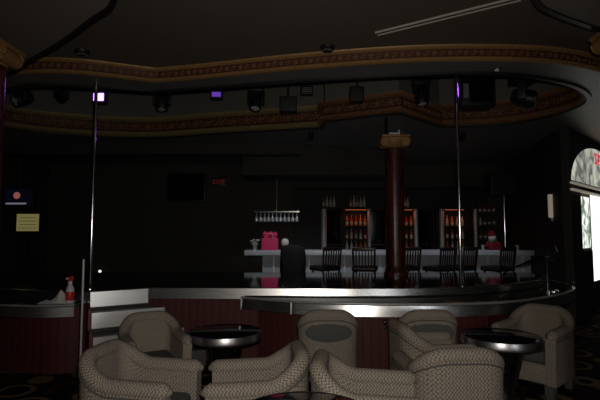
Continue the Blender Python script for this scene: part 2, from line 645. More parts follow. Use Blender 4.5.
frieze('trim_4', [HR[-1], HF[0], HF[1], HF[2]], ZL, .30, -1, GOLDD, 'gold frieze on the pointed bay above the column', .22)
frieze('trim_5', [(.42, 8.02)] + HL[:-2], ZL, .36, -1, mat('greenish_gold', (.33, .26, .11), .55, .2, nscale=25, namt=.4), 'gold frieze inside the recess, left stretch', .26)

# side soffits with black edge beads
ls = smooth_path([(-.95, -2.5), (-1.0, 1.5), (-1.12, 2.6), (-1.37, 3.27), (-1.69, 3.59), (-2.15, 4.02), (-2.68, 4.45), (-3.15, 4.84), (-4.0, 5.2), (-6.9, 5.9)], 4)
struct(MB().prism(ls + [(-6.9, -2.5)], ZS, ZM).build('ceiling.003', SOFF, smooth=None), 'lower soffit at the left')
struct(MB().strip(ls, [(.02, ZS + .02), (.02, ZS - .02), (-.02, ZS - .02), (-.02, ZS + .02)]).build('trim_6', BLACK), 'black bead along the left soffit')
rs = smooth_path([(1.2, -2.5), (1.3, 1.5), (1.45, 2.7), (1.74, 3.27), (2.03, 3.49), (2.27, 3.62), (2.6, 3.78), (3.2, 4.0), (4.5, 4.3), (9, 4.4)], 4)
struct(MB().prism((rs + [(9, -2.5)]), ZS, ZM).build('ceiling.004', SOFF, smooth=None), 'lower soffit at the right')
struct(MB().strip(rs, [(.02, ZS + .02), (.02, ZS - .02), (-.02, ZS - .02), (-.02, ZS + .02)]).build('trim_7', BLACK), 'black bead along the right soffit')

# right side wall behind the bar end and the slanted entrance wall
def wall_seg(name, a, b, z0, z1, m, th=.1, label=None, parent=None):
    a, b = Vector(a), Vector(b)
    d = b - a
    ang = math.atan2(d.y, d.x)
    c = (a + b) / 2
    o = MB().box((c.x, c.y, (z0 + z1) / 2), (d.length, th, z1 - z0), rz=ang).build(name, m, parent, smooth=None)
    return o
E0 = Vector((4.68, 8.05)); ED = Vector((.7071, .7071)); EN = Vector((.7071, -.7071))
struct(wall_seg('wall_right', (4.70, 8.12), (5.65, YB), 0, ZL, WALLD))
def ept(s, off=0): return E0 + ED * s + EN * off
E_ANG = R(45)
def ebox(mb, s0, s1, z0, z1, th, off=0, bev=0):
    c = ept((s0 + s1) / 2, off)
    return mb.box((c.x, c.y, (z0 + z1) / 2), (s1 - s0, th, z1 - z0), rz=E_ANG, bev=bev)
SPR, RISE, SC, HW = 2.44, .80, 2.05, 2.0
# entrance wall with the arched opening cut out, drawn in wall coordinates
arch = [(SC + HW * math.cos(a), SPR + RISE * math.sin(a)) for a in [PI * k / 28 for k in range(29)]]
mb = MB()
def wpoly(mb, poly, th, off0, hole=None):
    loops = [[Vector((p[0], p[1], 0)) for p in poly]] + ([[Vector((p[0], p[1], 0)) for p in hole]] if hole else [])
    flat = [p for q in loops for p in q]
    rows = []
    for o in (off0, off0 - th):
        rows.append([mb.bm.verts.new((*ept(p.x, o), p.y)) for p in flat])
    for t in tessellate_polygon(loops):
        mb.face([rows[0][q] for q in t]); mb.face([rows[1][q] for q in t[::-1]])
    o = 0
    for lp in loops:
        n = len(lp)
        for i in range(n):
            j = (i + 1) % n
            mb.face([rows[0][o + i], rows[0][o + j], rows[1][o + j], rows[1][o + i]])
        o += n
opening = [(.62, 1.2), (1.3, 1.2), (1.3, 0.02), (3.45, .02), (3.45, SPR)] + arch[:0] + [(SC + HW, SPR)] + arch[1:-1] + [(SC - HW, SPR), (.62, SPR)]
wpoly(mb, [(0, 0), (5.5, 0), (5.5, ZL), (0, ZL)], .14, .07, opening)
struct(mb.build('wall_entrance', WALLD, smooth=None), 'dark slanted entrance wall with arched glazing')
# fanlight
wf = MB()
wf.tube([(*ept(s), z) for s, z in arch], .03, 8)
for a in (.25, .5, .75):
    wf.cyl((*ept(SC), SPR), (*ept(SC + HW * math.cos(PI * a)), SPR + RISE * math.sin(PI * a)), .014, n=8)
ebox(wf, SC - HW, SC + HW, SPR - .04, SPR + .02, .16)
fan = struct(wf.build('window_1', BLACK), 'arched mottled fanlight glowing with daylight over the entrance')
p = MB(); wpoly(p, arch, .01, .066)
p.build('pane', PANE1, fan, smooth=None)
tb = MB(); ebox(tb, -.02, 4.1, SPR - .045, SPR - .01, .05, .09); tb.build('transom_bar', CREAM_GLOW, fan, smooth=None)
tb = MB(); ebox(tb, -.10, 4.1, SPR - .17, SPR - .135, .05, .11); tb.build('transom_bar', CREAM_GLOW, fan, smooth=None)
lt = MB()
for s0, s1, z0, z1 in ((1.80, 1.87, 3.06, 3.25), (1.74, 1.93, 3.22, 3.27), (1.74, 1.93, 3.04, 3.09), (2.0, 2.06, 3.04, 3.27), (2.0, 2.2, 3.21, 3.27), (2.0, 2.16, 3.13, 3.17)):
    ebox(lt, s0, s1, z0 - .12, z1 - .12, .006, .072)
lt.build('red_lettering', LREDG, fan, smooth=None)['label'] = 'red painted letters on the fanlight'
# sidelight and glazed door
w2 = MB()
for s0, s1, z0, z1 in ((.62, .68, 1.2, 2.3), (1.24, 1.30, 1.2, 2.3), (.62, 1.3, 1.2, 1.26), (.62, 1.3, 2.2, 2.3)):
    ebox(w2, s0, s1, z0, z1, .1)
w2 = struct(w2.build('window_2', mat('pale_frame', (.35, .32, .25), .5), smooth=None), 'tall narrow sidelight window left of the entrance door')
p = MB(); ebox(p, .67, 1.25, 1.25, 2.21, .012, .05); p.build('pane', PANE2, w2, smooth=None)
d = MB()
for s0, s1, z0, z1 in ((1.32, 1.40, .03, 2.33), (2.33, 2.43, .03, 2.33), (3.35, 3.43, .03, 2.33), (1.32, 3.43, .03, .62), (1.32, 3.43, 2.25, 2.33), (1.4, 2.35, 1.42, 1.47)):
    ebox(d, s0, s1, z0, z1, .06)
d = struct(d.build('door_1', BLACK, smooth=None), 'black framed glass entrance door with bright daylight behind')
p = MB(); ebox(p, 1.38, 3.38, .6, 2.27, .012, .05); p.build('pane', PANE3, d, smooth=None)
p = MB(); c0 = ept(2.28, .08); p.cyl((c0.x, c0.y, .95), (c0.x, c0.y, 1.35), .014); p.box((c0.x - .02, c0.y + .02, .97), (.06, .06, .02), rz=E_ANG); p.box((c0.x - .02, c0.y + .02, 1.33), (.06, .06, .02), rz=E_ANG)
p.build('door_handle', CHROME, d)

# street side wall with a daylight window, behind the camera to the right
wpoly_rear = MB()
for x0, x1, z0, z1 in ((1.4, 2.65, 0, ZS), (4.25, 6.2, 0, ZS), (2.65, 4.25, 0, 1.15), (2.65, 4.25, 2.6, ZS)):
    wpoly_rear.box(((x0 + x1) / 2, -2.9, (z0 + z1) / 2), (x1 - x0, .12, z1 - z0))
struct(wpoly_rear.build('wall_front', WALL, smooth=None), 'street side wall behind the camera')
wr = MB()
for x0, x1, z0, z1 in ((2.65, 2.72, 1.15, 2.6), (4.18, 4.25, 1.15, 2.6), (3.42, 3.48, 1.15, 2.6), (2.65, 4.25, 1.15, 1.22), (2.65, 4.25, 2.53, 2.6)):
    wr.box(((x0 + x1) / 2, -2.88, (z0 + z1) / 2), (x1 - x0, .12, z1 - z0))
wr = struct(wr.build('window_3', BLACK, smooth=None), 'street window behind the camera')
MB().box((3.45, -2.9, 1.87), (1.5, .012, 1.34)).build('pane', mat('street_daylight', (.1, .1, .1), .2, emit=3.2, ecol=(.95, .98, 1)), wr, smooth=None)

# ------------------------------------------------------------------ stage
deck_front = [(-4.6, 6.4), (-3.7, 5.62), (-3.2, 5.42), (-2.80, 5.36), (-2.38, 5.30), (-1.84, 5.67), (-1.46, 5.66), (-.67, 5.64), (0, 5.61), (.6, 5.58), (1.23, 5.60), (2.04, 5.74), (2.75, 6.09), (3.35, 6.55), (3.78, 7.15), (3.85, 7.6)]
deck_poly = deck_front + [(3.85, 7.8), (-5.0, 7.8), (-5.0, 6.9)]
stage = thing('stage', 'long black polished dance stage with brushed steel fascia and red panelled base', 'stage', (0, 6.6, 0))
def at_stage(o):
    o.parent = stage
    o.location = (0, -6.6, 0)
    return o
at_stage(MB().prism(deck_poly, .76, .87).build('deck', DECK, smooth=None))
at_stage(MB().strip(deck_front, [(.0, .745), (.024, .745), (.008, .868), (.002, .874), (-.04, .874)]).build('fascia', STEEL, smooth=30))['label'] = 'brushed steel stage edge'
inset = [(x, y + .05) for x, y in deck_front]
at_stage(MB().strip(inset, [(0, 0.0), (0, .76)]).build('skirt', RED, smooth=30))['label'] = 'red vertical panelling under the stage'
at_stage(MB().box((-.6, 7.78, .38), (8.8, .03, .76)).build('rear_panel', BLACK, smooth=None))

# drink counter round the stage's right lobe
cf = [(-.70, 5.56), (-.10, 5.22)]
cf2 = smooth_path([(-.10, 5.22), (.49, 5.07), (1.08, 5.02), (1.79, 5.06), (2.5, 5.29), (3.29, 5.86), (3.78, 6.42), (3.98, 6.95), (4.02, 7.5)], 6)
cpath = cf[:1] + cf2
back_edge = [(3.88, 7.5), (3.82, 7.15), (3.39, 6.55), (2.78, 6.05), (2.06, 5.71), (1.23, 5.565), (.6, 5.545), (0, 5.575), (-.66, 5.605)]
back_edge = [(x + (.02 if x > 2.5 else 0), y - .03) for x, y in back_edge]
cn = thing('drink_counter', 'curved steel edged drink counter along the front of the stage', 'counter', (1.5, 5.4, 0))
def at_cn(o, lab=None):
    o.parent = cn
    o.location = (-1.5, -5.4, 0)
    if lab: o['label'] = lab
    return o
at_cn(MB().prism(cpath + back_edge, .755, .78).build('counter_top', CTOP, smooth=None))
at_cn(MB().tube([(x, y - .004, .772) for x, y in cpath], .014, 10).build('edge_trim', TRIM), 'bright metal nosing')
at_cn(MB().tube([(x, y - .004, .786) for x, y in back_edge], .007, 8).build('gap_shade_strip', BLACK))  # black strip stands in for the shaded gap under the stage fascia
at_cn(MB().strip(cpath, [(-.02, .64), (.012, .64), (-.007, .765)]).build('fascia', STEEL, smooth=30), 'brushed steel counter fascia')
ip = [(-.50, 5.62)] + [(x + (.05 if x < .3 else -.02 if x < 2.2 else -.10), y + .13) for x, y in cf2]
at_cn(MB().strip(ip, [(0, 0), (0, .72)]).build('skirt', RED, smooth=30), 'red vertical panelling under the counter')
for x, y in (cpath[0], cf[1]):
    at_cn(MB().box((x, y - .006, .70), (.014, .014, .135)).build('joint_strip', TRIM, smooth=None))
k = at_cn(MB().lathe([(.0, 0), (.022, 0), (.03, .01), (.026, .03), (.012, .038), (0, .04)], n=16, rot=Matrix.Rotation(R(90), 3, 'X')).build('knob', CHROME))
k.location = Vector((.93, 5.13, .565)) - Vector((1.5, 5.4, 0))
k = at_cn(MB().lathe([(0, 0), (.02, 0), (.02, .012), (0, .014)], n=14, rot=Matrix.Rotation(R(90), 3, 'X')).build('lock', BLACK))
k.location = Vector((.935, 5.135, .50)) - Vector((1.5, 5.4, 0))

# left drink counter
lc = thing('drink_counter', 'dark topped drink counter at far left holding the spray bottle', 'counter', (-2.9, 5.1, 0))
def at_lc(o, lab=None):
    o.parent = lc
    o.location = (2.9, -5.1, 0)
    if lab: o['label'] = lab
    return o
lp = smooth_path([(-4.3, 5.9), (-3.75, 5.3), (-3.4, 5.05), (-3.07, 4.93), (-2.71, 4.88), (-2.40, 4.95)], 5)
at_lc(MB().prism(lp + [(-2.42, 5.26), (-2.80, 5.32), (-3.2, 5.38), (-3.72, 5.58), (-4.2, 6.0)], .755, .78).build('counter_top', CTOP, smooth=None))
at_lc(MB().tube([(x, y, .774) for x, y in lp], .010, 8).build('edge_trim', TRIM))
at_lc(MB().strip(lp, [(-.02, .655), (0, .655), (0, .765)]).build('fascia', STEELD, smooth=30))
il = [(x - .02, y + .27) for x, y in lp[:-1]] + [(-2.46, 5.20)]
at_lc(MB().strip(il, [(0, 0), (0, .72)]).build('skirt', RED, smooth=30), 'red vertical panelling')

# steel steps up to the stage in the notch
steps = thing('stage_steps', 'brushed steel steps rising to the stage between the two counters', 'steps', (-2.0, 5.3, 0))
def at_st(o, lab=None):
    o.parent = steps
    o.location = (2.0, -5.3, 0)
    if lab: o['label'] = lab
    return o
A = [Vector((-2.37, 5.26)), Vector((-2.25, 5.04)), Vector((-2.14, 4.84)), Vector((-2.03, 4.64))]
B = [Vector((-1.83, 5.59)), Vector((-1.58, 5.46)), Vector((-1.33, 5.36)), Vector((-1.06, 5.26))]
zt = [.87, .675, .46, .235]
for i in range(4):
    a, b = A[i], B[i]
    d_ = (b - a).normalized(); nn = Vector((d_.y, -d_.x))
    c = (a + b) / 2
    ang = math.atan2(d_.y, d_.x)
    top = zt[i]
    if i:
        # tread: quad slab between this edge and the one above
        poly = [tuple(a), tuple(b), tuple(B[i - 1]), tuple(A[i - 1])]
        at_st(MB().prism(poly, top - .03, top).build('tread', STEELD, smooth=None))
    zb = top - .165
    at_st(MB().box((c.x + nn.x * .012, c.y + nn.y * .012, (top + zb) / 2), ((b - a).length, .014, top - zb), rot=Matrix.Rotation(ang, 4, 'Z') @ Matrix.Rotation(R(-5), 4, 'X')).build('riser', STEPST, smooth=None))
    lo = 0 if i == 3 else zt[i + 1] - .03
    at_st(MB().box((c.x - nn.x * .03, c.y - nn.y * .03, (zb + lo) / 2), ((b - a).length, .02, max(.01, zb - lo)), rz=ang).build('toe_recess', BLACK, smooth=None))
sp = MB()
sp.bm.verts.ensure_lookup_table()
side = [(A[0], .87), (A[1], .675), (A[2], .46), (A[3], .235)]
for i in range(3):
    a, b = A[i], A[i + 1]
    c = (a + b) / 2; dd = (b - a)
    nnl = Vector((dd.y, -dd.x)).normalized()
    sp.box((c.x + nnl.x * .02, c.y + nnl.y * .02, zt[i + 1] / 2 + .02), (dd.length, .03, zt[i + 1] + .04), rz=math.atan2(dd.y, dd.x))
at_st(sp.build('side_panel', REDPLAIN, smooth=None), 'red side panel of the steps')
for i in (1, 2):
    b = B[i]; a = B[i - 1]
    at_st(MB().box((b.x, b.y - .02, zt[i] - .085), (.016, .016, .17)).build('corner_strip', TRIM, smooth=None))

# thin chrome post beside the steps
hp = thing('handrail_post', 'thin chrome post standing on the carpet left of the steel steps', 'post', (-2.13, 4.56, 0))
MB().lathe([(0.0, 0), (.05, 0), (.05, .012), (.018, .03), (.018, .06)], n=20).build('base_flange', CHROME, hp)
MB().lathe([(.011, .02), (.011, 1.28), (0, 1.285)], n=14).build('post', PILL, hp)
MB().box((0.085, 0.02, .09), (.05, .05, .18), bev=.006).build('floor_box', WHITE, hp)['label'] = 'white block at the foot'

# dance poles
def dance_pole(x, y, label):
    t = thing('dance_pole', label, 'pole', (x, y, .871), 0, 'chrome dance poles on the stage')
    MB().lathe([(0, 0), (.07, 0), (.07, .008), (.035, .02), (.026, .05)], n=24).build('base_flange', CHROME, t)
    MB().lathe([(.022, .0), (.022, 3.52)], n=20).build('shaft', CHROME, t)
    MB().lathe([(.03, 3.40), (.06, 3.515), (.06, 3.53)], n=20).build('ceiling_flange', CHROME, t)
dance_pole(-2.53, 5.60, 'chrome dance pole at left, rising from the stage behind the steel steps')
dance_pole(2.03, 5.86, 'chrome dance pole right of the red marble column, violet at its top')

# stage end grab rail
gr = thing('grab_rail', 'short chrome grab rail on the right end of the stage counter', 'rail', (3.18, 5.95, .78))
MB().lathe([(0, 0), (.03, 0), (.03, .01), (.017, .02), (.017, .40), (.024, .41), (.024, .46), (0, .47)], n=16).build('post', CHROME, gr)
MB().tube([(0, 0, .44), (-.01, .1, .45), (-.03, .3, .40), (-.07, .6, .30), (-.12, .85, .24), (-.15, .95, .13)], .016, 10).build('rail', CHROME, gr)
MB().tube([(0, 0, .40), (.09, -.01, .42), (.13, .02, .52), (.12, .05, .6)], .014, 10).build('hook', CHROME, gr)
MB().lathe([(0, 0), (.07, 0), (.07, .012), (.03, .03), (0, .032)], c=(.12, .12, 0), n=16).build('foot_plate', CHROME, gr)
ek = MB().lathe([(0, 0), (.02, 0), (.02, .05), (.026, .06), (0, .085)], n=14).build('counter_end_knob', CHROME, loc=(3.84, 6.55, .781))
tag(ek, 'small chrome knob on the right corner of the drink counter', 'knob')

# ------------------------------------------------------------------ columns
def column(x, y, z0, z1, label, group='red marble columns', post=0):
    t = thing('column', label, 'column', (x, y, z0), 0, group)
    h = z1 - z0
    r = .145
    hs = h - .17
    MB().lathe([(.185, 0), (.185, .05), (.165, .06), (.17, .09), (.155, .12), (.15, .18)], n=36).build('base', MARBLE, t)
    MB().lathe([(r * 1.04, .17), (r * 1.04, hs * .4), (r * .94, hs)], n=40).build('shaft', MARBLE, t)
    cb = MB()
    cb.lathe([(r, hs - .02), (r * 1.12, hs), (r, hs + .02), (r * 1.25, hs + .07), (r * 1.3, hs + .1)], n=36)
    for sx in (-1, 1):
        for sy in (-1, 1):
            # spiral volutes on the front and back face
            pts = []
            for k in range(22):
                a = k / 21 * 4.2 * PI
                rr = .085 * (1 - k / 24)
                pts.append((sx * (.165 + math.cos(a) * rr * -1 * 1), sy * .13, hs + .065 + math.sin(a) * rr))
            cb.tube(pts, [.016 - .0005 * k for k in range(22)], 6)
        cb.cyl((sx * .165, -.13, hs + .065), (sx * .165, .13, hs + .065), .072, n=18)
    cb.box((0, 0, hs + .115), (.30, .28, .05))
    for kx in range(-2, 3):
        cb.ball((kx * .05, -.145, hs + .085), .022, (1, .6, 1), None, 8)
    cb.box((0, 0, hs + .152), (.44, .40, .035), bev=.01)
    cb.build('capital', GOLD, t)
    if post:
        MB().box((0, 0, h + post / 2), (.24, .24, post)).build('post_block', WALLD, t, smooth=None)
        MB().box((-.02, -.155, h + .018), (.17, .05, .03), bev=.006).box((.05, -.155, h + .05), (.025, .03, .06), bev=.004).build('cable_fitting', WHITE, t)['label'] = 'small white fitting on top of the capital'
    return t
column(-2.84, 4.10, 0, ZS, 'red marble column with gold capital at the far left edge, nearest the camera')
column(1.51, 7.32, .871, 3.08, 'red marble column with scrolled gold capital standing mid stage', post=ZL - 3.08)
column(2.75, 3.74, 0, ZS, 'column at the top right corner showing only its gold capital')

# ------------------------------------------------------------------ tub chairs
def chair_path(n=60, front=.30, hw=.262, yb=-.30, rc=.14):
    # squared U plan with rounded back corners: (x, y, outward normal, 0 mid back .. 1 arm front)
    st = front - (yb + rc)
    arc = PI / 2 * rc
    bk = 2 * (hw - rc)
    tot = 2 * st + 2 * arc + bk
    pts = []
    for i in range(n + 1):
        s = tot * i / n
        if s < st:
            p, nn = (-hw, front - s), (-1, 0)
        elif s < st + arc:
            a = PI + (s - st) / rc
            nn = (math.cos(a), math.sin(a)); p = (-hw + rc + rc * nn[0], yb + rc + rc * nn[1])
        elif s < st + arc + bk:
            p, nn = (-hw + rc + (s - st - arc), yb), (0, -1)
        elif s < st + 2 * arc + bk:
            a = 1.5 * PI + (s - st - arc - bk) / rc
            nn = (math.cos(a), math.sin(a)); p = (hw - rc + rc * nn[0], yb + rc + rc * nn[1])
        else:
            p, nn = (hw, yb + rc + (s - st - 2 * arc - bk)), (1, 0)
        pts.append((p[0], p[1], nn, abs(s - tot / 2) / (tot / 2)))
    return pts

def rim_h(f):
    # crowned back that swoops down to lower arms
    a, b = .742, .602
    t = min(1, max(0, (f - .14) / .40))
    t = t * t * (3 - 2 * t)
    return a * (1 - t) + (b - .015 * f) * t - .05 * min(f, .14) ** 2

def make_chair(label, loc, rz):
    t = thing('tub_chair', label, 'chair', loc, rz, 'zigzag upholstered tub chairs')
    P = chair_path(60)
    mb = MB()
    rows = []
    L = 0
    prev = None
    for x, y, nn, f in P:
        h = rim_h(f)
        if prev: L += math.hypot(x - prev[0], y - prev[1])
        prev = (x, y)
        to, ti = .036, .045
        prof = []
        for q in (0, .25, .5, .75, 1):
            z = .13 + (h - .03 - .13) * q
            fl = to + .008 * q * q
            prof.append((x + nn[0] * fl, y + nn[1] * fl, z))
        prof.append((x, y, h + .0))
        for q in (1, .6, .2):
            z = .30 + (h - .03 - .30) * q
            prof.append((x - nn[0] * (ti + .01 * (1 - q)), y - nn[1] * (ti + .01 * (1 - q)), z))
        prof.append((x - nn[0] * ti, y - nn[1] * ti, .13))
        rows.append(([mb.bm.verts.new(p) for p in prof], prof, L))
    for (r0, p0, l0), (r1, p1, l1) in zip(rows, rows[1:]):
        acc = 0
        for k in range(len(p0) - 1):
            d = (Vector(p0[k + 1]) - Vector(p0[k])).length
            mb.face([r0[k], r1[k], r1[k + 1], r0[k + 1]], [(l0, acc), (l1, acc), (l1, acc + d), (l0, acc + d)])
            acc += d
        mb.face([r0[-1], r1[-1], r1[0], r0[0]])
    for rr, pp, _ in (rows[0], rows[-1]):
        f = mb.face(rr if rr is rows[0][0] else rr[::-1])
        if f:
            for lp, q in zip(f.loops, (pp if rr is rows[0][0] else pp[::-1])):
                lp[mb.uv].uv = (q[0], q[2])
    mb.build('shell', FABRIC, t, smooth=50)
    # padded roll along the rim
    pts = [(x, y, rim_h(f) - .005) for x, y, nn, f in P]
    e0 = pts[0]; e1 = pts[-1]
    rl = [.036 if i in (0, len(pts) - 1) else .053 for i in range(len(pts))]
    MB().tube([(e0[0], e0[1] + .03, e0[2] - .01)] + pts + [(e1[0], e1[1] + .03, e1[2] - .01)], [.012] + rl + [.012], 12).build('rim_roll', FABRIC, t, smooth=60)
    # piping under the roll
    mb = MB()
    mb.tube([(x + nn[0] * .046, y + nn[1] * .046, rim_h(f) - .05) for x, y, nn, f in P], .006, 6)
    mb.build('piping', FABRICD, t)
    MB().box((0, .03, .37), (.40, .50, .13), bev=.045).build('seat_cushion', FABRICD, t, smooth=60)
    MB().box((0, .035, .22), (.42, .52, .18), bev=.02).build('seat_base', FABRIC, t, smooth=60)
    for sx in (-1, 1):
        for y in (-.22, .26):
            lg = MB()
            x = sx * .235
            lg.prism([(x - .04, y - .04), (x + .04, y - .04), (x + .04, y + .04), (x - .04, y + .04)], .06, .135)
            b0 = [lg.bm.verts.new((x + a * .028, y + b_ * .028, 0)) for a, b_ in ((-1, -1), (1, -1), (1, 1), (-1, 1))]
            b1 = [lg.bm.verts.new((x + a * .04, y + b_ * .04, .06)) for a, b_ in ((-1, -1), (1, -1), (1, 1), (-1, 1))]
            for q in range(4):
                lg.face([b0[q], b0[(q + 1) % 4], b1[(q + 1) % 4], b1[q]])
            lg.face(b0[::-1])
            lg.build('leg', FABRICD, t, smooth=None)
    return t
CH = [
    # x, y, rotation (0 = facing away from the camera, positive turns left), scale, label
    (-1.33, 4.26, -150, .9, .88, 1, 'tub chair left of the left round table, in front of the steel steps'),
    (-1.06, 3.17, -99, 1, 1, 1, 'tub chair in the near left corner, beside the thin chrome post'),
    (-.30, 3.15, 96, 1, 1, 1, 'near tub chair in front of the left round table, facing left'),
    (.42, 2.90, -97, .96, 1, 1, 'near tub chair facing right, directly above the table rim at the bottom edge'),
    (1.06, 3.40, 3, 1.05, 1, 1, 'big bright tub chair seen squarely from behind, right of centre in the near row'),
    (1.13, 4.06, -82, .93, .95, 1, 'tub chair wedged behind the big bright chair, left of the right round table'),
    (.27, 4.71, 0, .95, .85, 1.03, 'tub chair facing the stage, its back midway between the two round tables'),
    (1.24, 4.72, 0, .95, .85, 1.03, 'tub chair facing the stage, right of the chrome knob on the red panelling'),
    (2.36, 4.72, 132, 1, 1, 1, 'tub chair right of the right round table, its seat facing the camera'),
]
c0 = None
for x, y, a, sw, sl, sh, lab in CH:
    if c0 is None:
        c0 = make_chair(lab, (x, y, 0), R(a))
        c0.scale = (sw, sl, sh)
    else:
        c = dup(c0, (x, y, 0), R(a), lab, 'zigzag upholstered tub chairs')
        c.scale = (sw, sl, sh)
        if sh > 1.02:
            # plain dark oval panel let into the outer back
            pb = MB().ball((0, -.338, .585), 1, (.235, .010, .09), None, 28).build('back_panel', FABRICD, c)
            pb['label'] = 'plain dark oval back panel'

# ------------------------------------------------------------------ cocktail tables
def make_table(x, y, label):
    t = thing('cocktail_table', label, 'table', (x, y, 0), 0, 'round cocktail tables')
    r = .355
    MB().lathe([(0, .555), (r - .012, .555), (r - .012, .6), (r - .02, .602), (0, .602)], n=64).build('tabletop', BTOP, t)
    MB().lathe([(r - .012, .527), (r - .003, .529), (r, .536), (r, .552), (r - .004, .580), (r - .008, .600), (r - .013, .603)], n=64, cap=False).build('edge_band', BAND, t)
    pb = MB()
    n = 28
    prof = [(.20, .555), (.185, .5), (.09, .12), (.085, .04)]
    pb.lathe(prof, n=n)
    pb.build('pedestal', mat('pedestal_steel', (.30, .30, .30), .25, 1) if 'pedestal_steel' not in bpy.data.materials else bpy.data.materials['pedestal_steel'], t)
    for k in range(4):
        a = PI / 4 + k * PI / 2
        MB().tube([(math.cos(a) * q, math.sin(a) * q, z) for q, z in ((.21, .555), (.196, .5), (.10, .12), (.095, .03))], .012, 8).build('pedestal_rib', CHROME, t)
    MB().lathe([(0, 0), (.24, 0), (.24, .014), (.12, .04), (.09, .05), (0, .05)], n=40).build('base', BLACK, t)
    return t
t0 = make_table(-.72, 4.50, 'black topped round table in front of the red panelling, left of centre')
dup(t0, (1.85, 4.31, 0), 0, 'black topped round table at right beside the chair that faces the camera')
tf = dup(t0, (.02, 2.24, 0), 0, 'round table at the bottom edge of the photo, only its far rim showing')
tf.scale = (1, 1, 1.13)

# ------------------------------------------------------------------ spray bottle and rag on the left counter
sb = thing('spray_bottle', 'spray bottle with red label and red trigger on the left counter', 'bottle', (-2.50, 5.06, .781))
MB().lathe([(0, 0), (.040, 0), (.043, .01), (.043, .14), (.036, .17), (.020, .195), (.016, .21)], n=24).build('body', CLEARP, sb)
MB().lathe([(.0437, .03), (.0445, .032), (.0445, .122), (.0437, .125)], n=24).build('label', LREDB, sb)
MB().lathe([(.019, .205), (.019, .235), (0, .236)], n=16).build('collar', WHITE, sb)
MB().box((.005, 0, .262), (.05, .026, .05), bev=.008).build('trigger_head', LREDB, sb)
MB().box((-.035, 0, .262), (.03, .014, .016), bev=.003).build('nozzle', WHITE, sb)
MB().tube([(-.022, 0, .25), (-.03, 0, .225), (-.022, 0, .20)], .006, 6).build('trigger', LREDB, sb)
mb = MB()
G = 26
vs = {}
for i in range(G + 1):
    for j in range(G + 1):
        u, v = i / G - .5, j / G - .5
        x = u * .34; y = v * .2
        d1 = math.exp(-((x - .05) / .055) ** 2 - (y / .06) ** 2)
        z = .012 + .13 * d1 + .02 * noise.noise(Vector((x * 22, y * 22, 1))) * (1 + 2 * d1)
        ed = max(abs(u), abs(v)) * 2
        z *= (1 - max(0, ed - .8) / .2 * .8)
        vs[i, j] = mb.bm.verts.new((x + .012 * noise.noise(Vector((u * 6, v * 6, 3))), y + .012 * noise.noise(Vector((u * 6, v * 6, 7))), max(.002, z)))
for i in range(G):
    for j in range(G):
        mb.face([vs[i, j], vs[i + 1, j], vs[i + 1, j + 1], vs[i, j + 1]])
rag = mb.build('cleaning_rag', CLOTH, smooth=70, loc=(-2.66, 5.09, .781))
tag(rag, 'crumpled white rag heaped beside the spray bottle', 'rag')

# ------------------------------------------------------------------ ceiling fittings
def uns(px, py, z):
    return (px, py, z)
sd = thing('smoke_detector', 'dark round ceiling fitting just above the frieze, centre', 'detector', (.30, 4.90, ZM), 0, 'round ceiling fittings')
MB().lathe([(0, -.05), (.05, -.05), (.075, -.03), (.08, 0)], n=28).build('housing', BLACK, sd)
MB().lathe([(.055, -.052), (.06, -.046), (.05, -.045)], n=28, cap=False).build('ring', GREYLED, sd)
dup(sd, (-2.44, 5.02, ZM), 0, 'dark round ceiling fitting just above the frieze at the upper left')
ad = thing('air_diffuser', 'long white slot air diffuser in the high ceiling', 'vent', (1.34, 4.2, ZM), 0)
ang = math.atan2(3.85 - 4.56, 1.9 - .78)
L_ = 1.33
rot = Matrix.Rotation(ang, 4, 'Z')
for off, nm in ((-.032, 'slot_rail'), (.032, 'slot_rail')):
    v = rot @ Vector((0, off, -.008))
    MB().box(v, (L_, .014, .02), rz=ang).build(nm, mat('diffuser_white', (.55, .5, .44), .5) if 'diffuser_white' not in bpy.data.materials else bpy.data.materials['diffuser_white'], ad, smooth=None)
MB().box((0, 0, -.003), (L_, .05, .006), rz=ang).build('slot', BLACKM, ad, smooth=None)
dl = thing('recessed_sensor', 'small bright glass dome under the edge of the bulkhead, upper right', 'sensor', (2.24, 5.12, ZL))
MB().lathe([(0, -.03), (.02, -.028), (.03, -.012), (.032, 0)], n=18).build('dome', LENS, dl)
MB().lathe([(.032, -.008), (.045, -.006), (.047, 0)], n=18).build('ring', BLACK, dl)

# fixtures hanging in the recess
def rod(t, z):
    MB().cyl((0, 0, 0), (0, 0, ZR - z), .016, n=10).build('hanging_rod', BLACK, t)
def moving_head(x, y, z, label, yaw=0, tilt=50, lens=LENS, sc=1):
    t = thing('moving_head_light', label, 'stage light', (x, y, z), 0, 'black moving head stage lights')
    rod(t, z)
    MB().box((0, 0, -.05 * sc), (.26 * sc, .20 * sc, .11 * sc), bev=.02).build('base', BLACK, t)
    yk = MB()
    for sx in (-1, 1): yk.box((sx * .12 * sc, 0, -.20 * sc), (.035 * sc, .09 * sc, .22 * sc), bev=.01)
    yk.box((0, 0, -.11 * sc), (.27 * sc, .09 * sc, .04 * sc), bev=.01)
    yo = yk.build('yoke', BLACK, t)
    yo.rotation_euler = (0, 0, R(yaw))
    rt = Matrix.Rotation(R(yaw), 3, 'Z') @ Matrix.Rotation(R(180 - tilt), 3, 'X')
    hd = MB().lathe([(0, -.13 * sc), (.07 * sc, -.12 * sc), (.10 * sc, -.04 * sc), (.10 * sc, .10 * sc), (.085 * sc, .14 * sc), (.08 * sc, .12 * sc)], n=22, rot=rt).build('head', BLACK, t)
    hd.location = (0, 0, -.26 * sc)
    ln = MB().ball((0, 0, .115 * sc), .075 * sc, (1, 1, .35), None, 16).build('lens', lens, hd)
    ln.rotation_euler = rt.to_euler()
    return t
moving_head(-2.26, 7.4, 3.93, 'black moving head light above the corner of the frieze, left of centre', 10, 5)
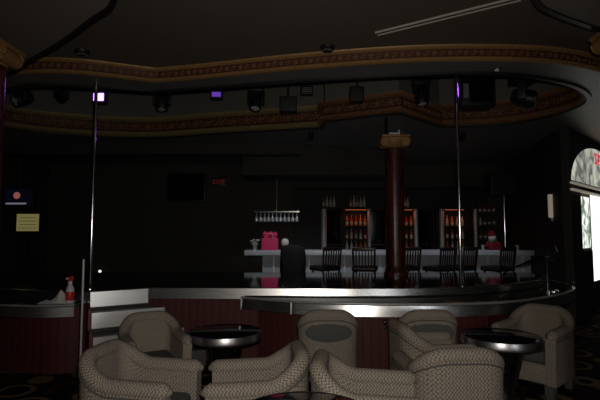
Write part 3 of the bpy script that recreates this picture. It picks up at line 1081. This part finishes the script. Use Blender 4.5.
moving_head(-.72, 7.4, 3.93, 'black moving head light left of the small square speaker', -15, 20)
moving_head(3.40, 6.9, 3.94, 'large black moving head light at the right end of the recess', 60, 70, sc=1.3)
moving_head(1.93, 7.2, 3.98, 'black round lamp hanging right of the pointed bay', 30, 10, sc=1.05)
moving_head(-4.35, 7.1, 3.93, 'black moving head light at the far left end of the recess', -40, 60, sc=1.1)
moving_head(-3.75, 7.1, 3.90, 'smaller black moving head light second from the far left of the recess', 200, 75, sc=.8)

def strobe(x, y, z, w_, h_, m, label, yaw=0, lines=4):
    t = thing('strobe_panel', label, 'stage light', (x, y, z), 0, 'small strobe panels in the recess')
    rod(t, z)
    MB().box((0, .03, -h_ / 2), (w_ + .05, .10, h_ + .05), bev=.008).build('housing', BLACK, t)
    lm = MB()
    for k in range(lines):
        lm.box((0, -.026, -h_ / 2 + h_ * ((k + .5) / lines - .5)), (w_, .012, h_ / lines * (.9 if m is not GREYLED else .45)))
    lm.build('led_rows', m, t, smooth=None)
    return t
strobe(-3.11, 7.0, 3.69, .155, .12, PURPLE, 'small panel glowing bright violet beside the left dance pole')
strobe(-1.33, 7.2, 3.77, .14, .075, PURPLED, 'small dim violet panel left of centre in the recess')
strobe(.11, 7.2, 3.85, .15, .085, GREYLED, 'unlit strobe panel with grey rows above the frieze, centre', lines=3)
lamp('violet_lamp', 'SPOT', (-3.13, 6.93, 3.68), 5, (.42, .10, 1), (R(85), 0, R(165)), spot_size=R(150), spot_blend=1, shadow_soft_size=.06)
lamp('violet_lamp', 'SPOT', (3.0, 6.6, 3.75), 45, (.42, .10, 1), (R(80), 0, R(125)), spot_size=R(60), spot_blend=1, shadow_soft_size=.12)

def speaker(x, y, z, w_, h_, label, name='loudspeaker'):
    t = thing(name, label, 'speaker', (x, y, z), 0, 'black speakers in the recess')
    rod(t, z)
    MB().box((0, .1, -h_ / 2), (w_, .22, h_), bev=.012).build('cabinet', BLACK, t)
    MB().box((0, -.014, -h_ / 2), (w_ - .04, .012, h_ - .04), bev=.004).build('grille', mat('speaker_grille', (.03, .03, .03), .7) if 'speaker_grille' not in bpy.data.materials else bpy.data.materials['speaker_grille'], t)
    return t
speaker(-.19, 7.3, 3.74, .28, .24, 'small square black speaker above the frieze, beside the unlit strobe panel')
speaker(.90, 7.1, 3.84, .22, .24, 'small square black speaker left of the pointed bay')
for x, lab in ((.2, 'small black lamp can added under the low ceiling left of the column to brighten the bar'), (3.0, 'small black lamp can added under the low ceiling right of the column to brighten the bar')):
    t = thing('added_spotlight', lab, 'lamp', (x, 8.40, ZL), 0, 'added spotlights aimed at the bar')  # cans added to house the made-up spots on the bar front
    MB().lathe([(0, -.02), (.05, -.02), (.05, 0)], n=18).build('ceiling_plate', BLACK, t)
    MB().cyl((0, 0, -.02), (0, 0, -.08), .012, n=8).build('stem', BLACK, t)
    MB().cyl((0, -.05, -.06), (0, .03, -.14), .045, n=16).build('can', BLACK, t)
tv = thing('hanging_monitor', 'black box monitor hanging right of the right dance pole in the recess', 'monitor', (2.83, 7.2, 4.02))
rod(tv, 4.02)
MB().box((0, .12, -.25), (.55, .34, .46), bev=.02).build('cabinet', BLACK, tv)
MB().box((.04, -.055, -.25), (.36, .012, .34), bev=.004).build('screen', BTOP, tv)
MB().box((-.2, -.056, -.24), (.085, .012, .23), bev=.004).build('side_panel', mat('grey_panel', (.25, .25, .26), .4), tv)['label'] = 'pale grey panel'

# ------------------------------------------------------------------ bar
bar = thing('bar_counter', 'long pale fronted bar counter behind the stools', 'bar', (1.9, 10.3, 0))
X0, X1 = -1.2, 5.05
MB().box(((X0 + X1) / 2 - 1.9, 0, 1.10), (X1 - X0, .72, .11), bev=.012).build('counter_top', BART, bar)
MB().box(((X0 + .38 + X1) / 2 - 1.9, .08, .53), (X1 - X0 - .38, .5, 1.04)).build('front_panel', BARF, bar, smooth=None)
for k in range(8):
    MB().box((X0 + .62 + k * .78 - 1.9, -.175, .55), (.05, .02, .95), bev=.004).build('pilaster_strip', BART, bar)
MB().tube([(X0 + .45 - 1.9, -.34, .22), (X1 - .2 - 1.9, -.34, .22)], .022, 10).build('foot_rail', CHROME, bar)

# overhead canopy above the bar
cp = struct(MB().box((.40, 10.4, 3.09), (3.3, .9, .62)).build('trim_8', mat('canopy_paint', (.032, .032, .030), .7), smooth=None), 'dark dropped canopy above the bar')
struct(MB().box((-3.2, 9.6, 3.28), (6.5, .3, .24)).build('trim_9', WALLD, smooth=None), 'dark ceiling beam left of the bar')

# back bar
bb = thing('back_bar', 'dark back bar cabinet with mirrors, lit bottle niches and steel pillars', 'cabinet', (2.2, 12.2, 0))
def bbp(mb, name, m, lab=None, smooth=None):
    o = mb.build(name, m, bb, smooth=smooth)
    if lab: o['label'] = lab
    return o
bx = lambda x: x - 2.2
bbp(MB().box((bx(2.45), .25, 1.35), (5.2, .08, 2.7)), 'back_board', BBWOOD)
bbp(MB().box((bx(2.45), 0, .5), (5.2, .5, 1.0)), 'base_cabinet', BBWOOD)
bbp(MB().box((bx(2.45), 0, 1.02), (5.2, .55, .04)), 'work_top', BBWOOD)
bbp(MB().box((bx(2.10), .05, 2.18), (4.2, .42, .05)), 'upper_shelf', BBWOOD)
bbp(MB().box((bx(2.45), .05, 2.72), (5.2, .42, .06)), 'cornice', BBWOOD)
for px_, wd in ((.63, .15), (1.82, .09), (3.05, .11), (3.73, .12), (4.62, .10)):
    bbp(MB().lathe([(wd / 2, 1.04), (wd / 2, 2.155)], c=(bx(px_), -.08, 0), n=20), 'pillar', PILL, 'brushed steel half-round pillar', 40)
for a, b in ((.72, 1.12), (1.88, 2.52), (3.12, 3.66)):
    mb = MB().box((bx((a + b) / 2), .18, 1.60), (b - a, .03, 1.05))
    bbp(mb, 'mirror', MIRROR)
NICHES = [(1.18, 1.78, 'niche left of the red column'), (2.62, 3.0, 'niche right of the red column'), (3.82, 4.36, 'niche beside the right dance pole')]
for a, b, nm in NICHES:
    for z in (1.36, 1.70):
        bbp(MB().box((bx((a + b) / 2), .06, z), (b - a, .30, .018)), 'niche_shelf', BBWOOD)
    bbp(MB().box((bx((a + b) / 2), -.02, 2.135), (b - a - .04, .03, .012)), 'light_strip', AMBERL, 'amber light strip above the bottles')
for z in (1.36, 1.72, 2.05):
    bbp(MB().box((bx(4.97), .05, z), (.55, .34, .02)), 'glass_shelf', mat('shelf_glass', (.10, .11, .11), .1) if 'shelf_glass' not in bpy.data.materials else bpy.data.materials['shelf_glass'])

ORD = ['first', 'second', 'third', 'fourth', 'fifth', 'sixth', 'seventh', 'eighth', 'ninth', 'tenth', 'eleventh', 'twelfth']
CN = ['amber', 'clear', 'red', 'brown', 'green']
protos = {}
def bottle(kind, x, y, z, h, label, group):
    if kind not in protos:
        r = .036
        b_ = MB()
        b_.mi = 0
        b_.lathe([(0, 0), (r, 0), (r, .16), (r * .85, .19), (.013, .225), (.012, .285), (.015, .287), (.015, .30), (0, .30)], n=14)
        b_.mi = 1
        b_.lathe([(r + .0005, .04), (r + .001, .042), (r + .001, .12), (r + .0005, .122)], n=14)
        o = b_.build('liquor_bottle', [BOT[kind], LABELM])
        protos[kind] = o
    else:
        o = protos[kind].copy()
        COL.objects.link(o)
    o.location = (x, y, z)
    o.scale = (1, 1, h / .30)
    tag(o, label, 'bottle', group)
for (a, b, nm) in NICHES:
    for z, row in ((1.04, 'bottom'), (1.369, 'middle'), (1.709, 'top')):
        n = max(3, int((b - a) / .115))
        for k in range(n):
            kind = random.choice([0, 0, 1, 1, 2, 3])
            bottle(kind, a + (k + .5) * (b - a) / n, 12.2 - .02, z, random.uniform(.24, .30),
                   f'{CN[kind]} bottle, {ORD[k]} from left, {row} row, lit {nm}', 'bottles in the lit niches')
for a, b, nm, n in ((.58, .95, 'above the leftmost mirror', 4), (1.30, 1.75, 'above the lit niche left of the red column', 5), (2.68, 2.9, 'above the niche right of the red column', 3)):
    for k in range(n):
        kind = random.choice([1, 2, 1, 0])
        bottle(kind, a + (k + .5) * (b - a) / n, 12.2, 2.206, random.uniform(.26, .31),
               f'{CN[kind]} bottle, {ORD[k]} from left, upper shelf {nm}', 'bottles on the upper shelf')
for z, nm in ((1.371, 'lowest'), (1.731, 'middle'), (2.061, 'topmost')):
    for k in range(4):
        kind = random.choice([1, 3, 4])
        bottle(kind, 4.78 + k * .12, 12.2 + .0, z, random.uniform(.18, .26),
               f'{CN[kind]} bottle, {ORD[k]} from left on the {nm} glass shelf at right', 'bottles on the glass shelves')
lamp('bar_lamp', 'AREA', (1.48, 12.05, 2.10), .55, (1, .34, .10), (0, 0, 0), shape='RECTANGLE', size=.5, size_y=.05)
lamp('bar_lamp', 'AREA', (2.81, 12.05, 2.10), .35, (1, .22, .08), (0, 0, 0), shape='RECTANGLE', size=.3, size_y=.05)
lamp('bar_lamp', 'AREA', (4.09, 12.05, 2.10), .6, (1, .28, .08), (0, 0, 0), shape='RECTANGLE', size=.5, size_y=.05)

# hanging glass rack
rk = thing('glass_rack', 'hanging rack full of upside down wine glasses over the left end of the bar', 'rack', (-.52, 10.3, 1.95))
MB().cyl((0, 0, .06), (0, 0, .81), .014, n=10).build('hanging_rod', CHROME, rk)
fr = MB()
for y in (-.11, -.05, .05, .11): fr.box((0, y, .05), (1.0, .02, .02))
for x in (-.48, 0, .48): fr.box((x, 0, .07), (.02, .36, .02))
fr.build('frame', CHROME, rk, smooth=None)
g0 = None
for row, y in (('front', -.08), ('rear', .08)):
    for k in range(11):
        x = -.45 + k * .09
        loc = (-.52 + x, 10.3 + y, 1.782)
        lab = f'upside down wine glass, {ORD[k]} from left in the {row} row of the hanging rack'
        if g0 is None:
            g0 = MB().lathe([(.030, 0), (.036, .04), (.034, .08), (.012, .105), (.005, .115), (.005, .195), (.034, .203), (.034, .208), (0, .209)], n=14).build('wine_glass', GLASSM, loc=loc)
            tag(g0, lab, 'glass', 'wine glasses in the hanging rack')
        else:
            o = g0.copy(); COL.objects.link(o); o.location = loc; o['label'] = lab

# bar stools
def make_stool(label, loc, rz):
    t = thing('bar_stool', label, 'stool', loc, rz, 'dark slat backed bar stools')
    MB().box((0, .02, .82), (.50, .46, .10), bev=.035).build('seat', JACKET, t)
    for sx in (-1, 1):
        MB().tube([(sx * .22, .19, 0), (sx * .19, .17, .80)], .02, 8).build('leg', WOODD, t)
        MB().tube([(sx * .22, -.22, 0), (sx * .20, -.19, .80)], .02, 8).build('leg', WOODD, t)
    br = MB()
    for sx in (-1, 1): br.tube([(sx * .20, -.19, .74), (sx * .215, -.25, 1.23)], .02, 8)
    for k in range(6):
        x = -.15 + k * .06
        br.box((x, -.232, 1.0), (.024, .016, .40), rot=Matrix.Rotation(R(7), 4, 'X'))
    br.box((0, -.25, 1.215), (.46, .03, .075), bev=.012)
    br.box((0, -.21, .83), (.42, .024, .03))
    br.build('backrest', WOODD, t)
    rg = MB()
    for y in (-.2, .18): rg.box((0, y, .30), (.40, .024, .03))
    for sx in (-1, 1): rg.box((sx * .21, -.01, .36), (.024, .38, .03))
    rg.build('foot_rest', WOODD, t)
    return t
st0 = make_stool('second bar stool from the left end of the bar, right of the draped coat', (.52, 9.45, 0), R(32))
for x, y, a, lab in ((-.15, 9.45, 4, 'leftmost bar stool at the bar, under the black coat'),
                     (1.30, 9.3, -12, 'bar stool with pale seat glint just left of the red column'),
                     (2.14, 9.45, 20, 'bar stool directly right of the red column'),
                     (2.80, 9.3, 30, 'bar stool between the red column and the right dance pole'),
                     (3.30, 9.5, 34, 'bar stool partly behind the right dance pole'),
                     (3.98, 9.3, 28, 'rightmost bar stool, below the black box on a pole')):
    dup(st0, (x, y, 0), R(a), lab)

# coat over the leftmost stool
mb = MB()
prof = [(.22, .66, .34), (.25, .78, .34), (.255, .95, .30), (.25, 1.12, .26), (.235, 1.22, .21), (.17, 1.285, .15), (.05, 1.30, .05)]
rings = []
for i, (rx, z, ry) in enumerate(prof):
    ring = []
    for k in range(28):
        a = 2 * PI * k / 28
        f = 1 + .10 * math.sin(a * 5 + i * .6) * (1 - i / 7)
        ring.append(mb.bm.verts.new((rx * math.cos(a) * f, -.2 + ry * .5 * math.sin(a) * f, z)))
    rings.append(ring)
for i in range(len(rings) - 1):
    for k in range(28):
        mb.face([rings[i][k], rings[i][(k + 1) % 28], rings[i + 1][(k + 1) % 28], rings[i + 1][k]])
mb.face(rings[-1])
mb.face(rings[0][::-1])
tag(mb.build('coat', JACKET, loc=(-.15, 9.43, 0), smooth=60), 'black coat draped over the leftmost bar stool', 'coat')

# things on the bar top (z = 1.155)
ZT = 1.156
gb = thing('gift_bag', 'bright pink gift bag with tissue on the left end of the bar', 'bag', (-.66, 10.15, ZT))
bg = MB(); bg.box((0, 0, .13), (.36, .16, .26), bev=.006); bg.build('body', PINK, gb)
tp = MB()
for k in range(9):
    a = k * .7
    tp.lathe([(.012, 0), (.05, .10), (.002, .16)], c=(-.12 + .03 * k, .03 * math.sin(a), .24 + .015 * math.cos(a * 2)), n=6)
tp.build('tissue', PINK, gb)
for y in (-.085, .085):
    MB().tube([(-.07, y, .25), (-.06, y, .33), (0, y, .37), (.06, y, .33), (.07, y, .25)], .006, 6).build('handle', GREYP, gb)
fv = thing('flower_vase', 'small vase of pale flowers at the left end of the bar', 'vase', (-1.0, 10.2, ZT))
MB().lathe([(0, 0), (.04, 0), (.05, .05), (.035, .11), (.045, .13)], n=18).build('vase', GLASSM, fv)
fl = MB()
for k in range(12):
    a = k * 2.4; r_ = .02 + .008 * k
    fl.ball((r_ * math.cos(a), r_ * math.sin(a), .17 + .05 * math.sin(k * 1.7)), .032, (1, 1, .8), None, 8)
fl.build('flowers', GREYP, fv)
ba = thing('table_lamp', 'small white round lamp globe on the bar beside the black coat', 'lamp', (-.33, 10.2, ZT))
MB().lathe([(0, 0), (.05, 0), (.05, .012), (.014, .03), (.014, .10)], n=18).build('base', BLACK, ba)
MB().ball((0, 0, .17), .085, (1, 1, 1), None, 20).build('globe', mat('white_globe', (.8, .78, .74), .4, emit=.03), ba)
pl = thing('plush_toy', 'red and white plush bear in a red cap at the right of the bar', 'toy', (4.28, 10.3, ZT))
MB().ball((0, 0, .11), .12, (1, .85, .95), None, 16).build('body', FUR, pl)
MB().ball((0, -.02, .27), .085, (1, .95, .95), None, 16).build('head', FURW, pl)
MB().lathe([(.092, .30), (.085, .34), (.05, .40), (.012, .43)], c=(0, 0, 0), n=18).build('cap', FUR, pl)
for sx in (-1, 1):
    MB().tube([(sx * .09, -.02, .17), (sx * .14, -.06, .11), (sx * .13, -.1, .07)], .035, 8).build('arm', FUR, pl)
    MB().tube([(sx * .06, -.05, .05), (sx * .08, -.16, .04)], .042, 8).build('leg', FUR, pl)
MB().tube([(-.085, -.03, .20), (0, -.10, .19), (.085, -.03, .20)], .02, 8).build('scarf', FURG, pl)
bp_ = thing('loudspeaker', 'black box speaker on a chrome pole at the right end of the bar', 'speaker', (4.60, 10.35, ZT))
MB().lathe([(0, 0), (.09, 0), (.09, .012), (.022, .03), (.022, 1.25)], n=18).build('pole', CHROME, bp_)
MB().box((-.07, 0, 1.46), (.58, .40, .50), bev=.025).build('cabinet', BLACK, bp_)
MB().box((-.07, -.206, 1.46), (.52, .014, .44), bev=.005).build('grille', BLACKM, bp_)
for i, (x, lab) in enumerate(((4.0, 'small clear tumbler on the bar left of the plush bear'), (4.75, 'small clear tumbler on the bar right of the speaker pole'))):
    o = MB().lathe([(0, 0), (.03, 0), (.038, .11), (.034, .11), (.027, .008), (0, .008)], n=16).build('tumbler', GLASSM, loc=(x, 10.1, ZT))
    tag(o, lab, 'glass', 'tumblers on the bar')

# ------------------------------------------------------------------ left rear wall things
tvl = thing('television', 'small lit television high on the wall at far left', 'television', (-6.12, 10.0, 2.10))
MB().box((0, 0, .19), (.66, .10, .46), bev=.012).build('bezel', BLACK, tvl)
scr = MB().box((0, -.053, .20), (.58, .006, .38)).build('screen', mat('screen_dark_blue', (.01, .01, .015), .3, emit=.006, ecol=(.2, .25, .6)), tvl, smooth=None)
MB().lathe([(0, 0), (.05, 0), (.075, .002), (0, .003)], c=(-.02, -.056, .24), n=20, rot=Matrix.Rotation(R(90), 3, 'X')).build('picture_figure', mat('screen_red', (.1, .02, .02), .3, emit=.22, ecol=(1, .3, .28)), scr)
MB().box((-.03, -.058, .065), (.44, .003, .035)).build('caption_bar', mat('screen_caption', (.1, .1, .12), .3, emit=.16, ecol=(.85, .75, 1)), scr, smooth=None)
MB().cyl((0, .0, .42), (0, 0, 1.30), .02, n=10).build('ceiling_mount', BLACK, tvl)
nb = thing('notice_board', 'small lit yellow notice below the television', 'sign', (-5.90, 10.0, 1.565))
MB().box((0, 0, .19), (.54, .04, .42), bev=.006).build('frame', BLACK, nb)
MB().box((0, -.022, .19), (.48, .006, .37)).build('notice_sheet', NOTICE, nb, smooth=None)
ln = MB()
for k in range(4): ln.box((0, -.026, .07 + k * .075), (.40 - .05 * (k % 2), .003, .012))
ln.build('printed_lines', NOTLINE, nb, smooth=None)
MB().box((0, .0, -.70), (.06, .06, 1.40)).build('stand_post', BLACK, nb, smooth=None)
MB().lathe([(0, 0), (.2, 0), (.2, .02), (0, .03)], c=(0, 0, -1.565), n=24).build('stand_base', BLACK, nb)
MB().box((0, .0, -1.475), (.06, .06, .18)).build('stand_foot', BLACK, nb, smooth=None)
wt = thing('television', 'large dark switched off television on the back wall left of the exit sign', 'television', (-3.1, YB - .06, 2.35))
MB().box((0, 0, .42), (1.05, .08, .78), bev=.012).build('bezel', BLACK, wt)
MB().box((0, -.043, .42), (.97, .006, .70)).build('screen', BTOP, wt, smooth=None)
MB().box((0, .03, .42), (.3, .06, .3)).build('wall_mount', BLACK, wt, smooth=None)
ex = thing('exit_sign', 'dim red EXIT sign on the dark back wall', 'sign', (-2.22, YB - .03, 2.80))
MB().box((0, 0, .12), (.36, .05, .24), bev=.006).build('housing', BLACK, ex)
cu = bpy.data.curves.new('exit_text', 'FONT')
cu.body = 'EXIT'; cu.size = .17; cu.align_x = 'CENTER'; cu.align_y = 'CENTER'; cu.extrude = .003
tmp = bpy.data.objects.new('exit_text', cu)
COL.objects.link(tmp)
dg = bpy.context.evaluated_depsgraph_get()
me = bpy.data.meshes.new_from_object(tmp.evaluated_get(dg))
bpy.data.objects.remove(tmp)
me.materials.clear(); me.materials.append(EXITR)
lo = bpy.data.objects.new('lettering', me); COL.objects.link(lo)
lo.parent = ex; lo.location = (0, -.03, .12); lo.rotation_euler = (R(90), 0, 0)
ft = thing('night_light', 'tiny white glowing bulb low on the dark wall right of the left pole', 'lamp', (-5.41, 12.58, .47))
MB().box((0, 0, 0), (.10, .04, .14), bev=.006).build('base', BLACK, ft)
MB().ball((0, -.04, .02), .04, (1, 1, 1), None, 12).build('bulb', mat('bulb_glow', (1, 1, 1), .4, emit=.9), ft)

# pale strip with daylight put in as a glow, and cord, by the entrance
sc_ = thing('daylit_strip', 'narrow cream strip beside the arched entrance, its glow standing in for daylight', 'light', (4.79, 8.78, 1.84))
MB().box((-.04, -.10, .20), (.10, .07, .44), bev=.012).build('diffuser', CREAM_GLOW, sc_)  # no lamp here, the glow imitates daylight on the strip
MB().box((0.01, -.03, .22), (.10, .12, .10), bev=.006).build('bracket', BLACK, sc_)
MB().box((.0, -.10, .45), (.22, .12, .05), bev=.012).build('cap', BLACK, sc_)
MB().box((-.02, -.10, -.05), (.05, .05, .06), bev=.006).build('foot', WHITE, sc_)
MB().tube([(-.02, -.11, -.06), (-.01, -.11, -.2), (.02, -.11, -.35), (.04, -.10, -.5), (.04, -.1, -.65), (0, -.10, -.78)], .009, 8).build('cord', CHROME, sc_)
